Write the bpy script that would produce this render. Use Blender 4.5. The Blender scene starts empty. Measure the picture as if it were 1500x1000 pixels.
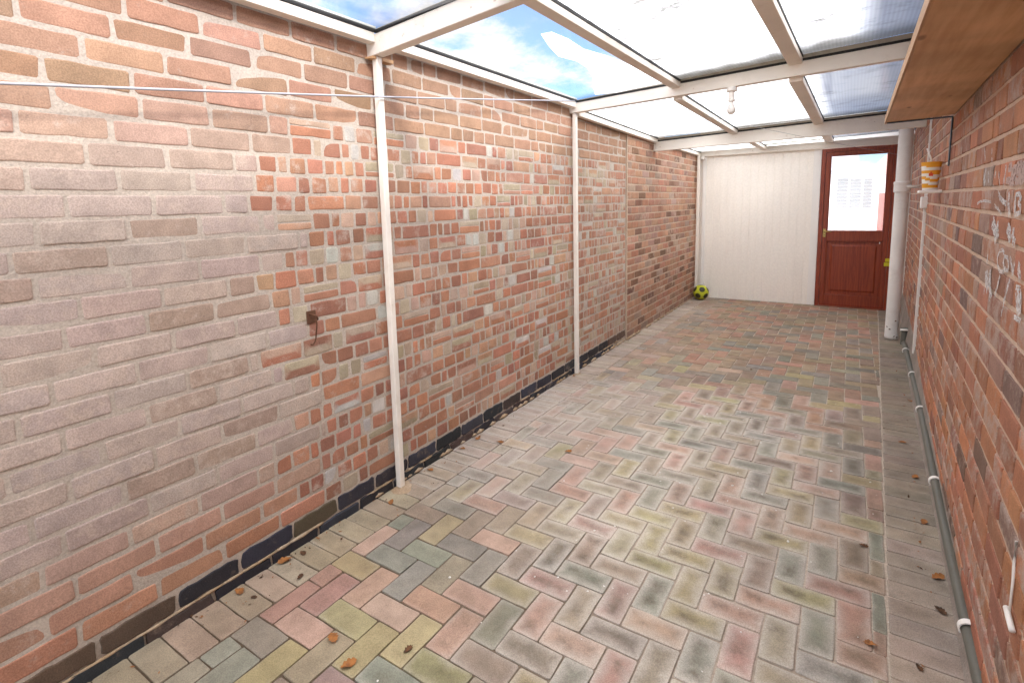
import bpy, bmesh, math, random
from math import radians as R, sin, cos, pi, tan
from mathutils import Vector, Matrix, noise as mn
random.seed(7)
rnd, uni = random.random, random.uniform
S = bpy.context.scene
COL = bpy.data.collections.new("scene"); S.collection.children.link(COL)

# ---------------------------------------------------------------- geometry helpers
class MB:
    """collects faces (with a colour and an aux value per vertex) into ONE mesh object"""
    def __init__(s): s.v=[]; s.f=[]; s.c=[]; s.a=[]; s.m=[]
    def add(s, pts, faces, col=(1,1,1), aux=(0,0,0), mi=0):
        o=len(s.v); s.v+=[tuple(p) for p in pts]
        s.f+=[tuple(o+i for i in f) for f in faces]; s.m+=[mi]*len(faces)
        if isinstance(col, list): s.c+=col
        else: s.c+=[col]*len(pts)
        if isinstance(aux, list): s.a+=aux
        else: s.a+=[aux]*len(pts)
    def box(s,x0,x1,y0,y1,z0,z1,**k):
        s.hexa([(x0,y0,z0),(x1,y0,z0),(x1,y1,z0),(x0,y1,z0),(x0,y0,z1),(x1,y0,z1),(x1,y1,z1),(x0,y1,z1)],**k)
    def hexa(s,p,**k):
        s.add(p,[(3,2,1,0),(4,5,6,7),(0,1,5,4),(1,2,6,5),(2,3,7,6),(3,0,4,7)],**k)
    def tube(s,path,rad,n=12,cap=True,**k):
        path=[Vector(p) for p in path]; rings=[]
        rs=rad if isinstance(rad,(list,tuple)) else [rad]*len(path)
        for i,p in enumerate(path):
            t=(path[min(i+1,len(path)-1)]-path[max(i-1,0)]).normalized()
            a=t.cross(Vector((0,0,1)));
            if a.length<.05: a=t.cross(Vector((0,1,0)))
            a.normalize(); b=t.cross(a)
            rings.append([p+(a*cos(2*pi*j/n)+b*sin(2*pi*j/n))*rs[i] for j in range(n)])
        pts=[q for r in rings for q in r]; fs=[]
        for i in range(len(path)-1):
            for j in range(n):
                fs.append((i*n+j,i*n+(j+1)%n,(i+1)*n+(j+1)%n,(i+1)*n+j))
        if cap: fs.append(tuple(range(n-1,-1,-1))); fs.append(tuple((len(path)-1)*n+j for j in range(n)))
        s.add(pts,fs,**k)
    def lathe(s,prof,cx,cy,n=24,axis=None,**k):
        """prof = [(r,z)...] about a vertical axis"""
        pts=[];fs=[]
        for r,z in prof:
            for j in range(n): pts.append((cx+r*cos(2*pi*j/n),cy+r*sin(2*pi*j/n),z))
        for i in range(len(prof)-1):
            for j in range(n): fs.append((i*n+j,i*n+(j+1)%n,(i+1)*n+(j+1)%n,(i+1)*n+j))
        fs.append(tuple(range(n-1,-1,-1))); fs.append(tuple((len(prof)-1)*n+j for j in range(n)))
        s.add(pts,fs,**k)
    def build(s,name,mat,parent=None,smooth=False,bevel=0,attrs=False):
        me=bpy.data.meshes.new(name)
        L=Vector((0,0,0)); q=parent
        while q is not None: L+=q.location; q=q.parent
        me.from_pydata([Vector(p)-L for p in s.v],[],s.f)
        for m in (mat if isinstance(mat,(list,tuple)) else [mat]): me.materials.append(m)
        if any(s.m): me.polygons.foreach_set("material_index",s.m)
        if attrs:
            a=me.color_attributes.new("Col","FLOAT_COLOR","POINT")
            a.data.foreach_set("color",[t for c in s.c for t in (c[0],c[1],c[2],1)])
            a=me.color_attributes.new("Aux","FLOAT_COLOR","POINT")
            a.data.foreach_set("color",[t for c in s.a for t in (c[0],c[1],c[2],1)])
        bm=bmesh.new(); bm.from_mesh(me); bmesh.ops.recalc_face_normals(bm,faces=bm.faces); bm.to_mesh(me); bm.free()
        if smooth: me.polygons.foreach_set("use_smooth",[True]*len(me.polygons))
        me.update()
        o=bpy.data.objects.new(name,me); COL.objects.link(o); o.parent=parent
        if bevel:
            b=o.modifiers.new("bevel","BEVEL"); b.width=bevel; b.segments=2; b.limit_method='ANGLE'; b.angle_limit=R(40)
        return o

def thing(name,label,cat,loc=(0,0,0),group=None):
    o=bpy.data.objects.new(name,None); COL.objects.link(o); o.location=loc; o.empty_display_size=.1
    o["label"]=label; o["category"]=cat
    if group: o["group"]=group
    return o
def tag(o,label,cat,group=None):
    o["label"]=label; o["category"]=cat
    if group: o["group"]=group
    return o
def structure(o): o["kind"]="structure"; return o

# ---------------------------------------------------------------- materials
class NT:
    def __init__(s,name):
        s.m=bpy.data.materials.new(name); s.m.use_nodes=True; s.t=s.m.node_tree; s.t.nodes.clear()
        s.out=s.n("ShaderNodeOutputMaterial")
    def n(s,k,**kw):
        x=s.t.nodes.new(k)
        for a,b in kw.items(): setattr(x,a,b)
        return x
    def l(s,a,b): s.t.links.new(a,b)
    def pos(s): return s.n("ShaderNodeNewGeometry").outputs["Position"]
    def noise(s,scale,detail=4,rough=.55,vec=None,out="Fac",stretch=None):
        x=s.n("ShaderNodeTexNoise"); x.inputs["Scale"].default_value=scale; x.inputs["Detail"].default_value=detail; x.inputs["Roughness"].default_value=rough
        v=vec or s.pos()
        if stretch:
            mp=s.n("ShaderNodeMapping"); mp.inputs["Scale"].default_value=stretch; s.l(v,mp.inputs["Vector"]); v=mp.outputs[0]
        s.l(v,x.inputs["Vector"]); return x.outputs[out]
    def rng(s,v,a,b,c=0,d=1):
        x=s.n("ShaderNodeMapRange",interpolation_type='SMOOTHSTEP'); s.l(v,x.inputs[0])
        for i,q in zip((1,2,3,4),(a,b,c,d)): x.inputs[i].default_value=q
        return x.outputs[0]
    def math(s,op,a,b):
        x=s.n("ShaderNodeMath",operation=op)
        for i,q in enumerate((a,b)):
            if isinstance(q,(int,float)): x.inputs[i].default_value=q
            else: s.l(q,x.inputs[i])
        return x.outputs[0]
    def mix(s,f,a,b,mode='MIX'):
        x=s.n("ShaderNodeMix",data_type='RGBA',blend_type=mode)
        for i,q in zip((0,6,7),(f,a,b)):
            if isinstance(q,(int,float)): x.inputs[i].default_value=q
            elif isinstance(q,tuple): x.inputs[i].default_value=(*q[:3],1)
            else: s.l(q,x.inputs[i])
        return x.outputs[2]
    def val(s,c,v):
        """scale colour c by the value socket v"""
        x=s.n("ShaderNodeVectorMath",operation='SCALE')
        if isinstance(c,tuple): x.inputs[0].default_value=c[:3]
        else: s.l(c,x.inputs[0])
        s.l(v,x.inputs["Scale"]); return x.outputs[0]
    def attr(s,nm): return s.n("ShaderNodeAttribute",attribute_name=nm)
    def sep(s,nm):
        x=s.n("ShaderNodeSeparateColor"); s.l(s.attr(nm).outputs["Color"],x.inputs[0]); return x.outputs
    def bump(s,h,strength=.4,dist=.003):
        x=s.n("ShaderNodeBump"); x.inputs["Strength"].default_value=strength; x.inputs["Distance"].default_value=dist; s.l(h,x.inputs["Height"]); return x.outputs[0]
    def principled(s,col,rough=.7,normal=None,spec=.3,metal=0):
        p=s.n("ShaderNodeBsdfPrincipled")
        if isinstance(col,tuple): p.inputs["Base Color"].default_value=(*col[:3],1)
        else: s.l(col,p.inputs["Base Color"])
        if isinstance(rough,(int,float)): p.inputs["Roughness"].default_value=rough
        else: s.l(rough,p.inputs["Roughness"])
        p.inputs["Specular IOR Level"].default_value=spec; p.inputs["Metallic"].default_value=metal
        if normal: s.l(normal,p.inputs["Normal"])
        s.l(p.outputs[0],s.out.inputs[0]); return s.m

def paint(name,col,rough=.5,dirt=.25,dcol=(.30,.24,.18),scale=6,spec=.3,bump=.15,metal=0):
    t=NT(name); n=t.rng(t.noise(scale,6,.65),.48,.78,0,dirt); c=t.mix(n,col,dcol); c=t.mix(t.rng(t.noise(28,5,.7),.665,.70,0,min(.7,dirt*1.8)),c,tuple(q*.8 for q in dcol))
    c=t.val(c,t.rng(t.noise(scale*.5,3),.25,.75,.92,1.05))
    return t.principled(c,rough,t.bump(t.noise(70,3),bump,.002),spec,metal)

def brick_mat(name,pale=(.60,.50,.40),rough=.92,bump=.38,streak=False):
    t=NT(name); aux=t.sep("Aux"); c=t.attr("Col").outputs["Color"]
    c=t.val(c,t.rng(t.noise(11,6,.62),.2,.8,.82,1.16))
    # lime bloom: creeps over the face by the amount stored in Aux.r
    bl=t.math('ADD',t.noise(17,6,.7),t.math('SUBTRACT',aux[0],.62)); c=t.mix(t.rng(bl,-.06,.16,0,.8),c,pale)
    if streak: c=t.mix(t.rng(t.noise(5,5,.6,stretch=(1,1,.12)),.58,.8,0,.25),c,(.40,.31,.26))
    sp=t.noise(230,2,.5); c=t.val(c,t.rng(sp,.3,.7,.84,1.12))
    c=t.mix(t.rng(t.noise(95,2),.69,.76,0,.55),c,(.12,.08,.06))
    h=t.math('ADD',t.math('MULTIPLY',t.noise(60,5,.7),1.),t.math('MULTIPLY',sp,.35))
    return t.principled(c,rough,t.bump(h,bump,.004),.2)

def mortar_mat(name,col,col2):
    t=NT(name); c=t.mix(t.rng(t.noise(4,5),.35,.7),col,col2); c=t.val(c,t.rng(t.noise(120,4,.7),.2,.8,.75,1.15))
    return t.principled(c,.95,t.bump(t.noise(90,5,.7),.6,.005),.15)

M={}
M['brick']=brick_mat("reclaimed brick",pale=(.50,.40,.335))
M['brick_new']=brick_mat("newer brick",pale=(.5,.38,.30))
M['brick_house']=brick_mat("house brick",pale=(.42,.33,.28),rough=.7,streak=True)
M['mortar']=mortar_mat("lime mortar",(.46,.395,.335),(.54,.47,.40))
M['mortar_new']=mortar_mat("pale mortar",(.50,.38,.29),(.56,.44,.34))
M['mortar_house']=mortar_mat("pink mortar",(.58,.43,.325),(.64,.49,.385))
M['cement']=mortar_mat("cement fillet",(.27,.23,.20),(.36,.31,.27))
M['tar']=brick_mat("black engineering brick",pale=(.20,.15,.12),rough=.6,bump=.5)
M['smear']=mortar_mat("smeared mortar",(.36,.25,.15),(.46,.36,.26))
# paving
t=NT("paving block"); aux=t.sep("Aux"); c=t.attr("Col").outputs["Color"]
c=t.val(c,t.rng(t.noise(8,6,.6),.25,.75,.80,1.15))
st=t.math('MULTIPLY',t.math('SUBTRACT',1.,aux[1]),t.math('MULTIPLY',t.rng(t.noise(7,5,.65),.42,.70,0,.62),t.math('ADD',.35,aux[2]))); c=t.mix(st,c,(.11,.085,.06))
c=t.mix(t.math('MULTIPLY',aux[0],t.rng(t.noise(5,7,.7),.28,.62,.25,.85)),c,(.43,.365,.32))
hz=t.rng(t.math('ADD',t.math('MULTIPLY',aux[1],.40),t.math('ADD',t.math('MULTIPLY',aux[2],.48),t.math('MULTIPLY',t.noise(6,8,.72),1.15))),.88,1.66,0,.78); c=t.mix(hz,c,(.53,.485,.43))
c=t.mix(t.rng(t.noise(1.7,6,.7),.50,.72,0,.42),c,(.24,.19,.13)); c=t.val(c,t.rng(t.noise(1.1,5,.6),.3,.7,.84,1.10)); c=t.val(c,t.rng(t.noise(260,2),.3,.7,.82,1.15)); c=t.mix(t.rng(t.noise(60,3,.7),.66,.76,0,.45),c,(.09,.07,.05))
M['paver']=t.principled(c,t.rng(t.noise(12,3),.3,.7,.62,.9),t.bump(t.math('ADD',t.noise(120,4,.7),t.math('MULTIPLY',t.noise(25,3),.6)),.5,.003),.3)
t=NT("joint sand"); sp_=t.n("ShaderNodeSeparateXYZ"); t.l(t.pos(),sp_.inputs[0])
pf=t.math('ADD',t.math('MULTIPLY',sp_.outputs[0],.55),t.math('ADD',t.math('MULTIPLY',sp_.outputs[1],.42),t.noise(2.2,4)))
c=t.mix(t.rng(pf,1.3,2.6),(.11,.08,.055),(.46,.39,.32)); c=t.val(c,t.rng(t.noise(120,3),.25,.75,.8,1.15)); M['sand']=t.principled(c,.95,t.bump(t.noise(90,4,.7),.5,.004),.15)
M['concrete']=mortar_mat("yard concrete",(.58,.56,.53),(.66,.64,.60))
M['white']=paint("cream painted timber",(.84,.795,.72),.5,.30,(.42,.31,.22),7)
M['upvc']=paint("white plastic",(.87,.85,.81),.38,.16,(.55,.47,.38),3,spec=.4,bump=.03)
M['pipe']=paint("white pipe paint",(.82,.81,.78),.42,.28,(.34,.29,.25),8,spec=.4)
t=NT("cladding plastic")
c=t.mix(t.rng(t.noise(3,4,.6,stretch=(2.,1,.25)),.45,.8,0,.30),(.90,.86,.79),(.75,.70,.64)); c=t.val(c,t.rng(t.noise(40,2),.3,.7,.97,1.03))
M['clad']=t.principled(c,.42,t.bump(t.noise(6,2),.1,.002),.4)
M['closure']=paint("grimy foam strip",(.40,.36,.29),.8,.6,(.16,.13,.10),9)
M['gasket']=paint("black rubber",(.018,.017,.016),.6,.3,(.08,.07,.06),10)
M['edgecap']=paint("panel edge tape",(.55,.57,.52),.5,.35,(.22,.20,.15),9)
t=NT("red stained wood"); g=t.noise(9,6,.6,stretch=(6,6,.35))
c=t.mix(t.rng(g,.3,.72),(.20,.030,.013),(.32,.062,.021)); c=t.val(c,t.rng(t.noise(60,4,stretch=(5,5,.2)),.3,.7,.82,1.12))
M['redwood']=t.principled(c,.36,t.bump(g,.15,.002),.45)
t=NT("pine board"); g=t.noise(5,6,.6,stretch=(7,.5,7)); c=t.mix(t.rng(g,.3,.75),(.64,.40,.21),(.50,.275,.13))
k=t.n("ShaderNodeTexVoronoi"); k.inputs["Scale"].default_value=3.4
mp=t.n("ShaderNodeMapping"); mp.inputs["Scale"].default_value=(2.4,.75,1); t.l(t.pos(),mp.inputs[0]); t.l(mp.outputs[0],k.inputs["Vector"])
c=t.mix(t.rng(k.outputs["Distance"],.03,.11,.75,0),c,(.13,.05,.022)); c=t.val(c,t.rng(t.noise(2.5,4),.3,.7,.8,1.12))
M['pine']=t.principled(c,.55,t.bump(g,.15,.002),.3)
t=NT("pine cut edge"); M['pine_edge']=t.principled(t.mix(t.noise(6,4,stretch=(1,.6,9)),(.52,.33,.18),(.42,.24,.12)),.6,None,.3)
M['rust']=paint("rusty iron",(.12,.055,.03),.85,.6,(.03,.02,.018),60,bump=.6)
M['steel']=paint("dark blue steel",(.035,.055,.075),.45,.3,(.10,.07,.05),20,metal=.3)
M['brass']=paint("worn brass",(.45,.33,.12),.35,.3,(.16,.10,.04),40,metal=.8)
M['greypipe']=paint("grey waste pipe",(.125,.125,.105),.5,.45,(.07,.055,.04),12)
M['rope']=paint("clothes line plastic",(.44,.45,.50),.4,.3,(.25,.25,.28),30)
M['thin_line']=paint("thin grey twine",(.33,.33,.33),.6,.1)
for nm_,ca_,cb_,th_ in (('chalk',(.70,.69,.68),(.78,.77,.76),.42),('pinkchalk',(.56,.42,.38),(.62,.49,.44),.42)):
    t=NT(nm_+" dust"); df=t.n("ShaderNodeBsdfDiffuse"); tp=t.n("ShaderNodeBsdfTransparent"); t.l(t.mix(t.noise(40,3),ca_,cb_),df.inputs[0])
    mx=t.n("ShaderNodeMixShader"); t.l(t.rng(t.noise(75,6,.75),th_-.08,th_+.12,.10,.88),mx.inputs[0]); t.l(tp.outputs[0],mx.inputs[1]); t.l(df.outputs[0],mx.inputs[2]); t.l(mx.outputs[0],t.out.inputs[0]); M[nm_]=t.m
M['lime']=paint("lime yellow ball",(.52,.56,.035),.42,.15,(.25,.24,.04),20)
M['ballblack']=paint("ball dark patch",(.045,.045,.02),.5,.2,(.15,.15,.05),20)
M['yellow']=paint("yellow tag",(.66,.58,.03),.5,.15,(.4,.34,.05),20)
M['paper']=paint("cup paper",(.80,.78,.74),.5,.08); M['orange']=paint("cup orange",(.76,.36,.03),.5,.08); M['red']=paint("cup red",(.62,.07,.02),.5,.05)
t=NT("dry leaf"); c=t.mix(t.rng(t.noise(45,4,.6),.3,.7),(.36,.15,.045),(.20,.085,.035)); M['leaf']=t.principled(c,.75,t.bump(t.noise(80,3),.4,.002),.2)
t=NT("dark dry leaf"); c=t.mix(t.rng(t.noise(45,4,.6),.3,.7),(.13,.06,.028),(.05,.032,.022)); M['leaf_dark']=t.principled(c,.8,None,.2)
t=NT("pearl bulb"); M['bulb']=t.principled((.84,.82,.78),.25,None,.5)
M['flecks']=paint("paint flakes",(.78,.77,.73),.7,.1)
M['tile']=paint("grey roof tile",(.3,.305,.33),.8,.3); M['pinktile']=paint("pink roof tile",(.40,.24,.21),.8,.3)
M['shutter']=paint("grey slats",(.30,.30,.30),.6,.2); M['render']=paint("white render",(.82,.81,.79),.9,.1); M['fence']=paint("red brown fence",(.36,.12,.09),.8,.3); M['hedge']=paint("yellow green bush",(.36,.34,.10),.9,.4,(.12,.15,.04),12)
# glazing
def panel_mat(name,tint,clear,dirt_amt,haze=.0):
    t=NT(name); aux=t.sep("Aux")
    tr=t.n("ShaderNodeBsdfTranslucent"); tp=t.n("ShaderNodeBsdfTransparent"); gl=t.n("ShaderNodeBsdfGlossy"); gl.inputs["Roughness"].default_value=.12
    d=t.math('ADD',t.math('MULTIPLY',aux[0],.72),t.math('MULTIPLY',t.noise(3.0,6,.65,stretch=(1.4,1,1)),.62))
    dens=t.math('MAXIMUM',t.rng(d,.46,1.08,0,1.05*dirt_amt),t.rng(t.noise(4.6,6,.66,stretch=(1,1.5,1)),.50,.84,0,0 if haze else .86*dirt_amt))
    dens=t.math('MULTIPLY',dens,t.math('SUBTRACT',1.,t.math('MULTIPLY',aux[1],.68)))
    dirt=t.math('SUBTRACT',1.,t.math('POWER',.022,dens))
    wv=t.n("ShaderNodeTexWave",wave_type='BANDS',bands_direction='X'); wv.inputs["Scale"].default_value=16; t.l(t.pos(),wv.inputs["Vector"])
    tcol=t.mix(aux[1],tint,(.18,.19,.215)); col=t.mix(dirt,tcol,t.mix(aux[1],(.055,.047,.036),(.035,.033,.030))); col=t.val(col,t.rng(wv.outputs["Fac"],0,1,.90,1.0)) if not haze else col  # Aux.g greys the sheet colour to paint in the house shadow
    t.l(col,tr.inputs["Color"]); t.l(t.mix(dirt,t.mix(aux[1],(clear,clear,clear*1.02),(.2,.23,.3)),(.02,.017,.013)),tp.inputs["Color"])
    m1=t.n("ShaderNodeMixShader"); m1.inputs[0].default_value=haze if haze else .78
    t.l(tp.outputs[0],m1.inputs[1]); t.l(tr.outputs[0],m1.inputs[2])
    m2=t.n("ShaderNodeMixShader"); fr=t.n("ShaderNodeFresnel"); fr.inputs[0].default_value=1.3
    t.l(t.math('MULTIPLY',fr.outputs[0],.14),m2.inputs[0]); t.l(m1.outputs[0],m2.inputs[1]); t.l(gl.outputs[0],m2.inputs[2])
    t.l(m2.outputs[0],t.out.inputs[0]); return t.m
M['opal']=panel_mat("opal twin wall sheet",(.97,.965,.94),.85,.9)
M['clear']=panel_mat("clear roof sheet",(.9,.9,.9),.94,.22,haze=.06)
M['blowout']=panel_mat("white sky blowout",(.97,.97,.97),.8,.0)  # translucent white for the added patch imitating blown-out sky
t=NT("door glass"); tp=t.n("ShaderNodeBsdfTransparent"); tr=t.n("ShaderNodeBsdfTranslucent"); tr.inputs[0].default_value=(.95,.95,.96,1); gl=t.n("ShaderNodeBsdfGlossy"); gl.inputs["Roughness"].default_value=.03
tp.inputs[0].default_value=(.90,.90,.91,1)
a=t.n("ShaderNodeMixShader"); a.inputs[0].default_value=.20; t.l(tp.outputs[0],a.inputs[1]); t.l(tr.outputs[0],a.inputs[2])
b=t.n("ShaderNodeMixShader"); b.inputs[0].default_value=.05; t.l(a.outputs[0],b.inputs[1]); t.l(gl.outputs[0],b.inputs[2]); t.l(b.outputs[0],t.out.inputs[0]); M['glass']=t.m

# ---------------------------------------------------------------- layout constants (metres; x across, y along, z up)
W0,WK=2.264,.036                 # house wall: x = W0 + WK*y
wx=lambda y: W0+WK*y
YB=8.15                          # back wall
Y0=-2.6                          # open end behind the camera
edge=lambda y: 2.066+.0294*y     # line between herringbone and the right hand border

# one brick / paver: an irregular rounded face standing proud of its mortar
def unit(mb,mp,u0,u1,v0,v1,h,col,aux=(0,0),jit=.0016,haze=0.,rad=.006,deep=.012,seg=.05,cols=None):
    hw,hh=(u1-u0)/2,(v1-v0)/2; cu,cv=(u0+u1)/2,(v0+v1)/2
    if hw<.006 or hh<.006: return
    r=min(rad,hw*.5,hh*.5); nu=max(1,int(2*hw/seg)); nv=max(1,int(2*hh/seg))
    o=[]
    for i in range(nu+1):o.append((-hw+r+(2*hw-2*r)*i/nu,-hh))
    for i in range(nv+1):o.append((hw,-hh+r+(2*hh-2*r)*i/nv))
    for i in range(nu+1):o.append((hw-r-(2*hw-2*r)*i/nu,hh))
    for i in range(nv+1):o.append((-hw,hh-r-(2*hh-2*r)*i/nv))
    o=[(a+uni(-jit,jit),b+uni(-jit,jit)) for a,b in o]; n=len(o)
    tu,tv=uni(-.0012,.0012)/max(hw,.03),uni(-.0012,.0012)/max(hh,.03)
    mi=min(hw,hh); rings=[(0,-deep,1),(min(.0015,mi*.1),-.0012,1),(min(.005,mi*.2),0,.92),(min(.020,mi*.45),.0003,.5),(min(.042,mi*.86),.0004,0)]
    pts=[];au=[];cl=[]
    for ins,dz,e in rings:
        for a,b in o:
            p=a*(hw-ins)/hw; q=b*(hh-ins)/hh
            pts.append(mp(cu+p,cv+q,h+dz+(tu*p+tv*q if dz>-.01 else 0))); au.append((aux[0],e,haze))
            if cols: f=(b/hh+1)/2; cl.append(tuple(cols[0][i]*(1-f)+cols[1][i]*f for i in range(3)))
    fs=[]
    for k in range(len(rings)-1):
        for j in range(n): fs.append((k*n+j,k*n+(j+1)%n,(k+1)*n+(j+1)%n,(k+1)*n+j))
    fs.append(tuple((len(rings)-1)*n+j for j in range(n)))
    mb.add(pts,fs,col=cl if cols else col,aux=au)

def vary(c,d=.12):
    k=uni(1-d,1+d); return tuple(max(0,x*k*uni(1-d*.4,1+d*.4)) for x in c)
def lerp(a,b,t): return tuple(x*(1-t)+y*t for x,y in zip(a,b))
def pick(ws):
    t=rnd()*sum(w for w,_ in ws)
    for w,v in ws:
        t-=w
        if t<=0: return v
    return ws[-1][1]

# ---------------------------------------------------------------- ground and paving
mb=MB(); mb.add([(-150,-150,-.06),(150,-150,-.06),(150,200,-.06),(-150,200,-.06)],[(0,1,2,3)])
structure(mb.build("ground",M['concrete']))
mb=MB(); mb.add([(-.05,Y0,-.005),(2.8,Y0,-.005),(2.8,YB+.1,-.005),(-.05,YB+.1,-.005)],[(0,1,2,3)])
structure(mb.build("paving_bed",M['sand']))
PAV=[(.22,(.375,.24,.185)),(.06,(.41,.28,.215)),(.21,(.325,.275,.155)),(.19,(.235,.23,.185)),(.22,(.29,.245,.175)),(.07,(.265,.205,.165))]
PAV_FAR=[(.30,(.33,.195,.135)),(.28,(.295,.22,.145)),(.20,(.225,.20,.16)),(.22,(.265,.195,.14))]
mp=lambda u,v,h:(u,v,h)
def haze_at(x,y):
    a=max(0,1-((x-1.45)/.75)**2)*max(0,1-((y-2.5)/2.0)**2)*1.9
    b=max(0,1-((x-.35)/.5)**2)*max(0,1-((y-3.0)/1.3)**2)*1.2
    n=mn.noise(Vector((x*1.3,y*1.3,3.)))*.5+.45
    return max(0,min(1,(a+b)*(.45+n)+.03+.30*max(0,mn.noise(Vector((x*2.2,y*2.2,9.))))))
def dust_at(x,y):
    a=max(0,1-((x-.30)/.75)**2)*max(0,1-((y-3.1)/1.5)**2); b=max(0,1-((x-.1)/.5)**2)*max(0,min(1,(y-2.)/.8))*.7
    return max(0,min(1,max(a*1.2,b)*(.75+.6*mn.noise(Vector((x*2,y*2,14.))))))
mb=MB(); U=.105; X0=1.978; Yg=1.88; J=.0032
def paver(u0,u1,v0,v1,col=None):
    x,y=(u0+u1)/2,(v0+v1)/2; f=min(1,max(0,(y-3.2)/2.2))
    c=vary(pick(PAV_FAR if rnd()<f else PAV),.14) if col is None else col
    unit(mb,mp,u0+J/2,u1-J/2,v0+J/2,v1-J/2,uni(-.0024,.0020),c,(dust_at(x,y),0),.0017,haze_at(x,y),rad=.005,deep=.016,seg=.06)
for i in range(-22,8):
    for j in range(-44,64):
        m=(i-j+3)%4
        if m in(0,2):
            u0=X0+i*U; v0=Yg+j*U
            if m==0: u1,v1=u0+2*U,v0+U
            else: u1,v1=u0+U,v0+U; v0-=U
            xe=edge((v0+v1)/2)
            u0,u1=max(u0,.212),min(u1,xe); v0,v1=max(v0,Y0),min(v1,YB-.01)
            if u1-u0>.018 and v1-v0>.018: paver(u0,u1,v0,v1)
y=Y0
while y<YB-.02:
    n=mn.noise(Vector((0,y*1.3,5))); c=vary(lerp((.32,.255,.18),(.38,.305,.24),min(1,max(0,(y-1.6)/1.5))),.13)
    paver(.004,.212,y,min(y+.1,YB-.01),c); y+=.1
y=Y0
while y<YB-.02:
    ym=y+.05; c=vary(lerp((.355,.295,.24),(.24,.195,.15),min(1,max(0,(y-2.)/2.5))),.09)
    unit(mb,mp,edge(ym)+.004,wx(ym)+.01,y+.0012,y+.0988,uni(-.001,.001),c,(0,0),.0012,.3*haze_at(1.5,ym),rad=.004,deep=.016,seg=.06); y+=.1
structure(mb.build("paving",M['paver'],attrs=True))

# ---------------------------------------------------------------- boundary wall on the left
ZTOP=2.215; CH=.0775; ZB=.122
wall=thing("boundary_wall","long weathered brick garden wall with pale washed and patched orange brickwork and black base","wall",(0,2.5,0))
mw=lambda u,v,h:(h,u,v)
WASH=(.465,.388,.348)
REDS=[(.4,(.435,.205,.13)),(.3,(.40,.20,.135)),(.2,(.335,.165,.115)),(.15,(.46,.27,.18))]
PALES=[(.4,(.46,.375,.28)),(.2,(.50,.47,.43)),(.35,(.49,.335,.255)),(.2,(.385,.325,.23))]
washed=MB(); patched=MB()
nc=int((ZTOP-ZB)/CH)+1
for k in range(nc):
    z0=ZB+k*CH; z1=z0+CH; z0+=.0054; z1-=.0054
    if k==nc-1: z1=min(z1,ZTOP)
    top=z0>1.79; yb=uni(1.14,1.44) if not top else 5.2
    y=Y0-uni(0,.1)-(.116 if k%2 else 0)
    # stretchers of the washed length
    while y<yb-.02:
        ln=.218+uni(-.008,.006)
        if top and y>1.8 and rnd()<.3: ln=.10
        e=min(y+ln,5.195)
        if not top and yb<e: e=yb
        zm=(z0+z1)/2
        w=min(1,max(0,(1.86-zm)/.42))*min(1,max(0,(zm-.20)/.32))*min(1,max(0,(2.6-y)/1.0))
        w=min(1,max(0,w*1.05+.35*mn.noise(Vector((y*1.7,zm*2.2,1)))*w))
        base=vary(pick([(4,(.365,.215,.145)),(2,(.33,.20,.135)),(1.2,(.40,.24,.165)),(.8,(.30,.19,.13))]),.12)
        if zm<.45: base=vary((.43,.225,.145),.15)
        c=lerp(base,vary(WASH,.07),.88*w)
        if rnd()<.08 and w>.4: c=lerp(c,(.34,.235,.17),.6)
        if y>1.8 and top: c=lerp(c,(.36,.225,.145),.4)
        unit(washed,mw,y,e,z0+uni(-.002,.002),z1+uni(-.002,.002),uni(-.001,.002),c,(-.06+.12*w+uni(-.1,.12),0),.0019,rad=.006)
        y=e+.0108+uni(-.002,.002)
    # patched length
    while y<5.19:
        fade=min(1,max(0,(y-3.3)/1.2))
        kind=pick([(.36,'h'),(.25,'p'),(.055,'s'),(.06,'f'),(.24,'n'),(.035,'d')])
        ln={'h':uni(.064,.098),'p':uni(.038,.085),'s':uni(.18,.222),'f':uni(.14,.21),'n':uni(.036,.058),'d':uni(.15,.215)}[kind]
        e=min(y+ln,5.195)
        if e-y<.025: break
        red=vary(pick(REDS),.14); pal=vary(pick(PALES),.10)
        red=lerp(red,(.42,.25,.17),.35*fade); pal=lerp(pal,(.42,.34,.25),.4*fade)
        a=z0+uni(-.003,.003); b=z1+uni(-.003,.003); au=(uni(-.16,.14)+.08*fade,0)
        if kind in 'hsn': unit(patched,mw,y,e,a+.0008,b-.0008,uni(-.0006,.0012),red,au,.0021,rad=.0045)
        elif kind=='p': unit(patched,mw,y,e,a-.0025,b+.0025,uni(-.0009,.0006),pal,(.02,0),.0025,rad=.006)
        elif kind=='f':
            cc=(red,pal) if rnd()<.5 else (pal,red)
            unit(patched,mw,y,e,a-.0015,b+.0015,uni(-.0006,.001),red,(.05,0),.002,rad=.005,cols=cc)
        else:
            zm=a+(b-a)*uni(.35,.65)
            unit(patched,mw,y,e,a-.001,zm-.002,0,red,au,.002,rad=.005); unit(patched,mw,y,e,zm,b+.002,-.0004,pal,(.05,0),.002,rad=.005)
        y=e+uni(.0075,.0135)
washed.build("washed_brickwork",M['brick'],wall,attrs=True)
patched.build("patched_brickwork",M['brick'],wall,attrs=True)
mb=MB(); mb.box(-.22,-.0014,Y0,5.2,-.05,ZTOP); mb.build("mortar",M['mortar'],wall)
tar=MB()
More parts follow.
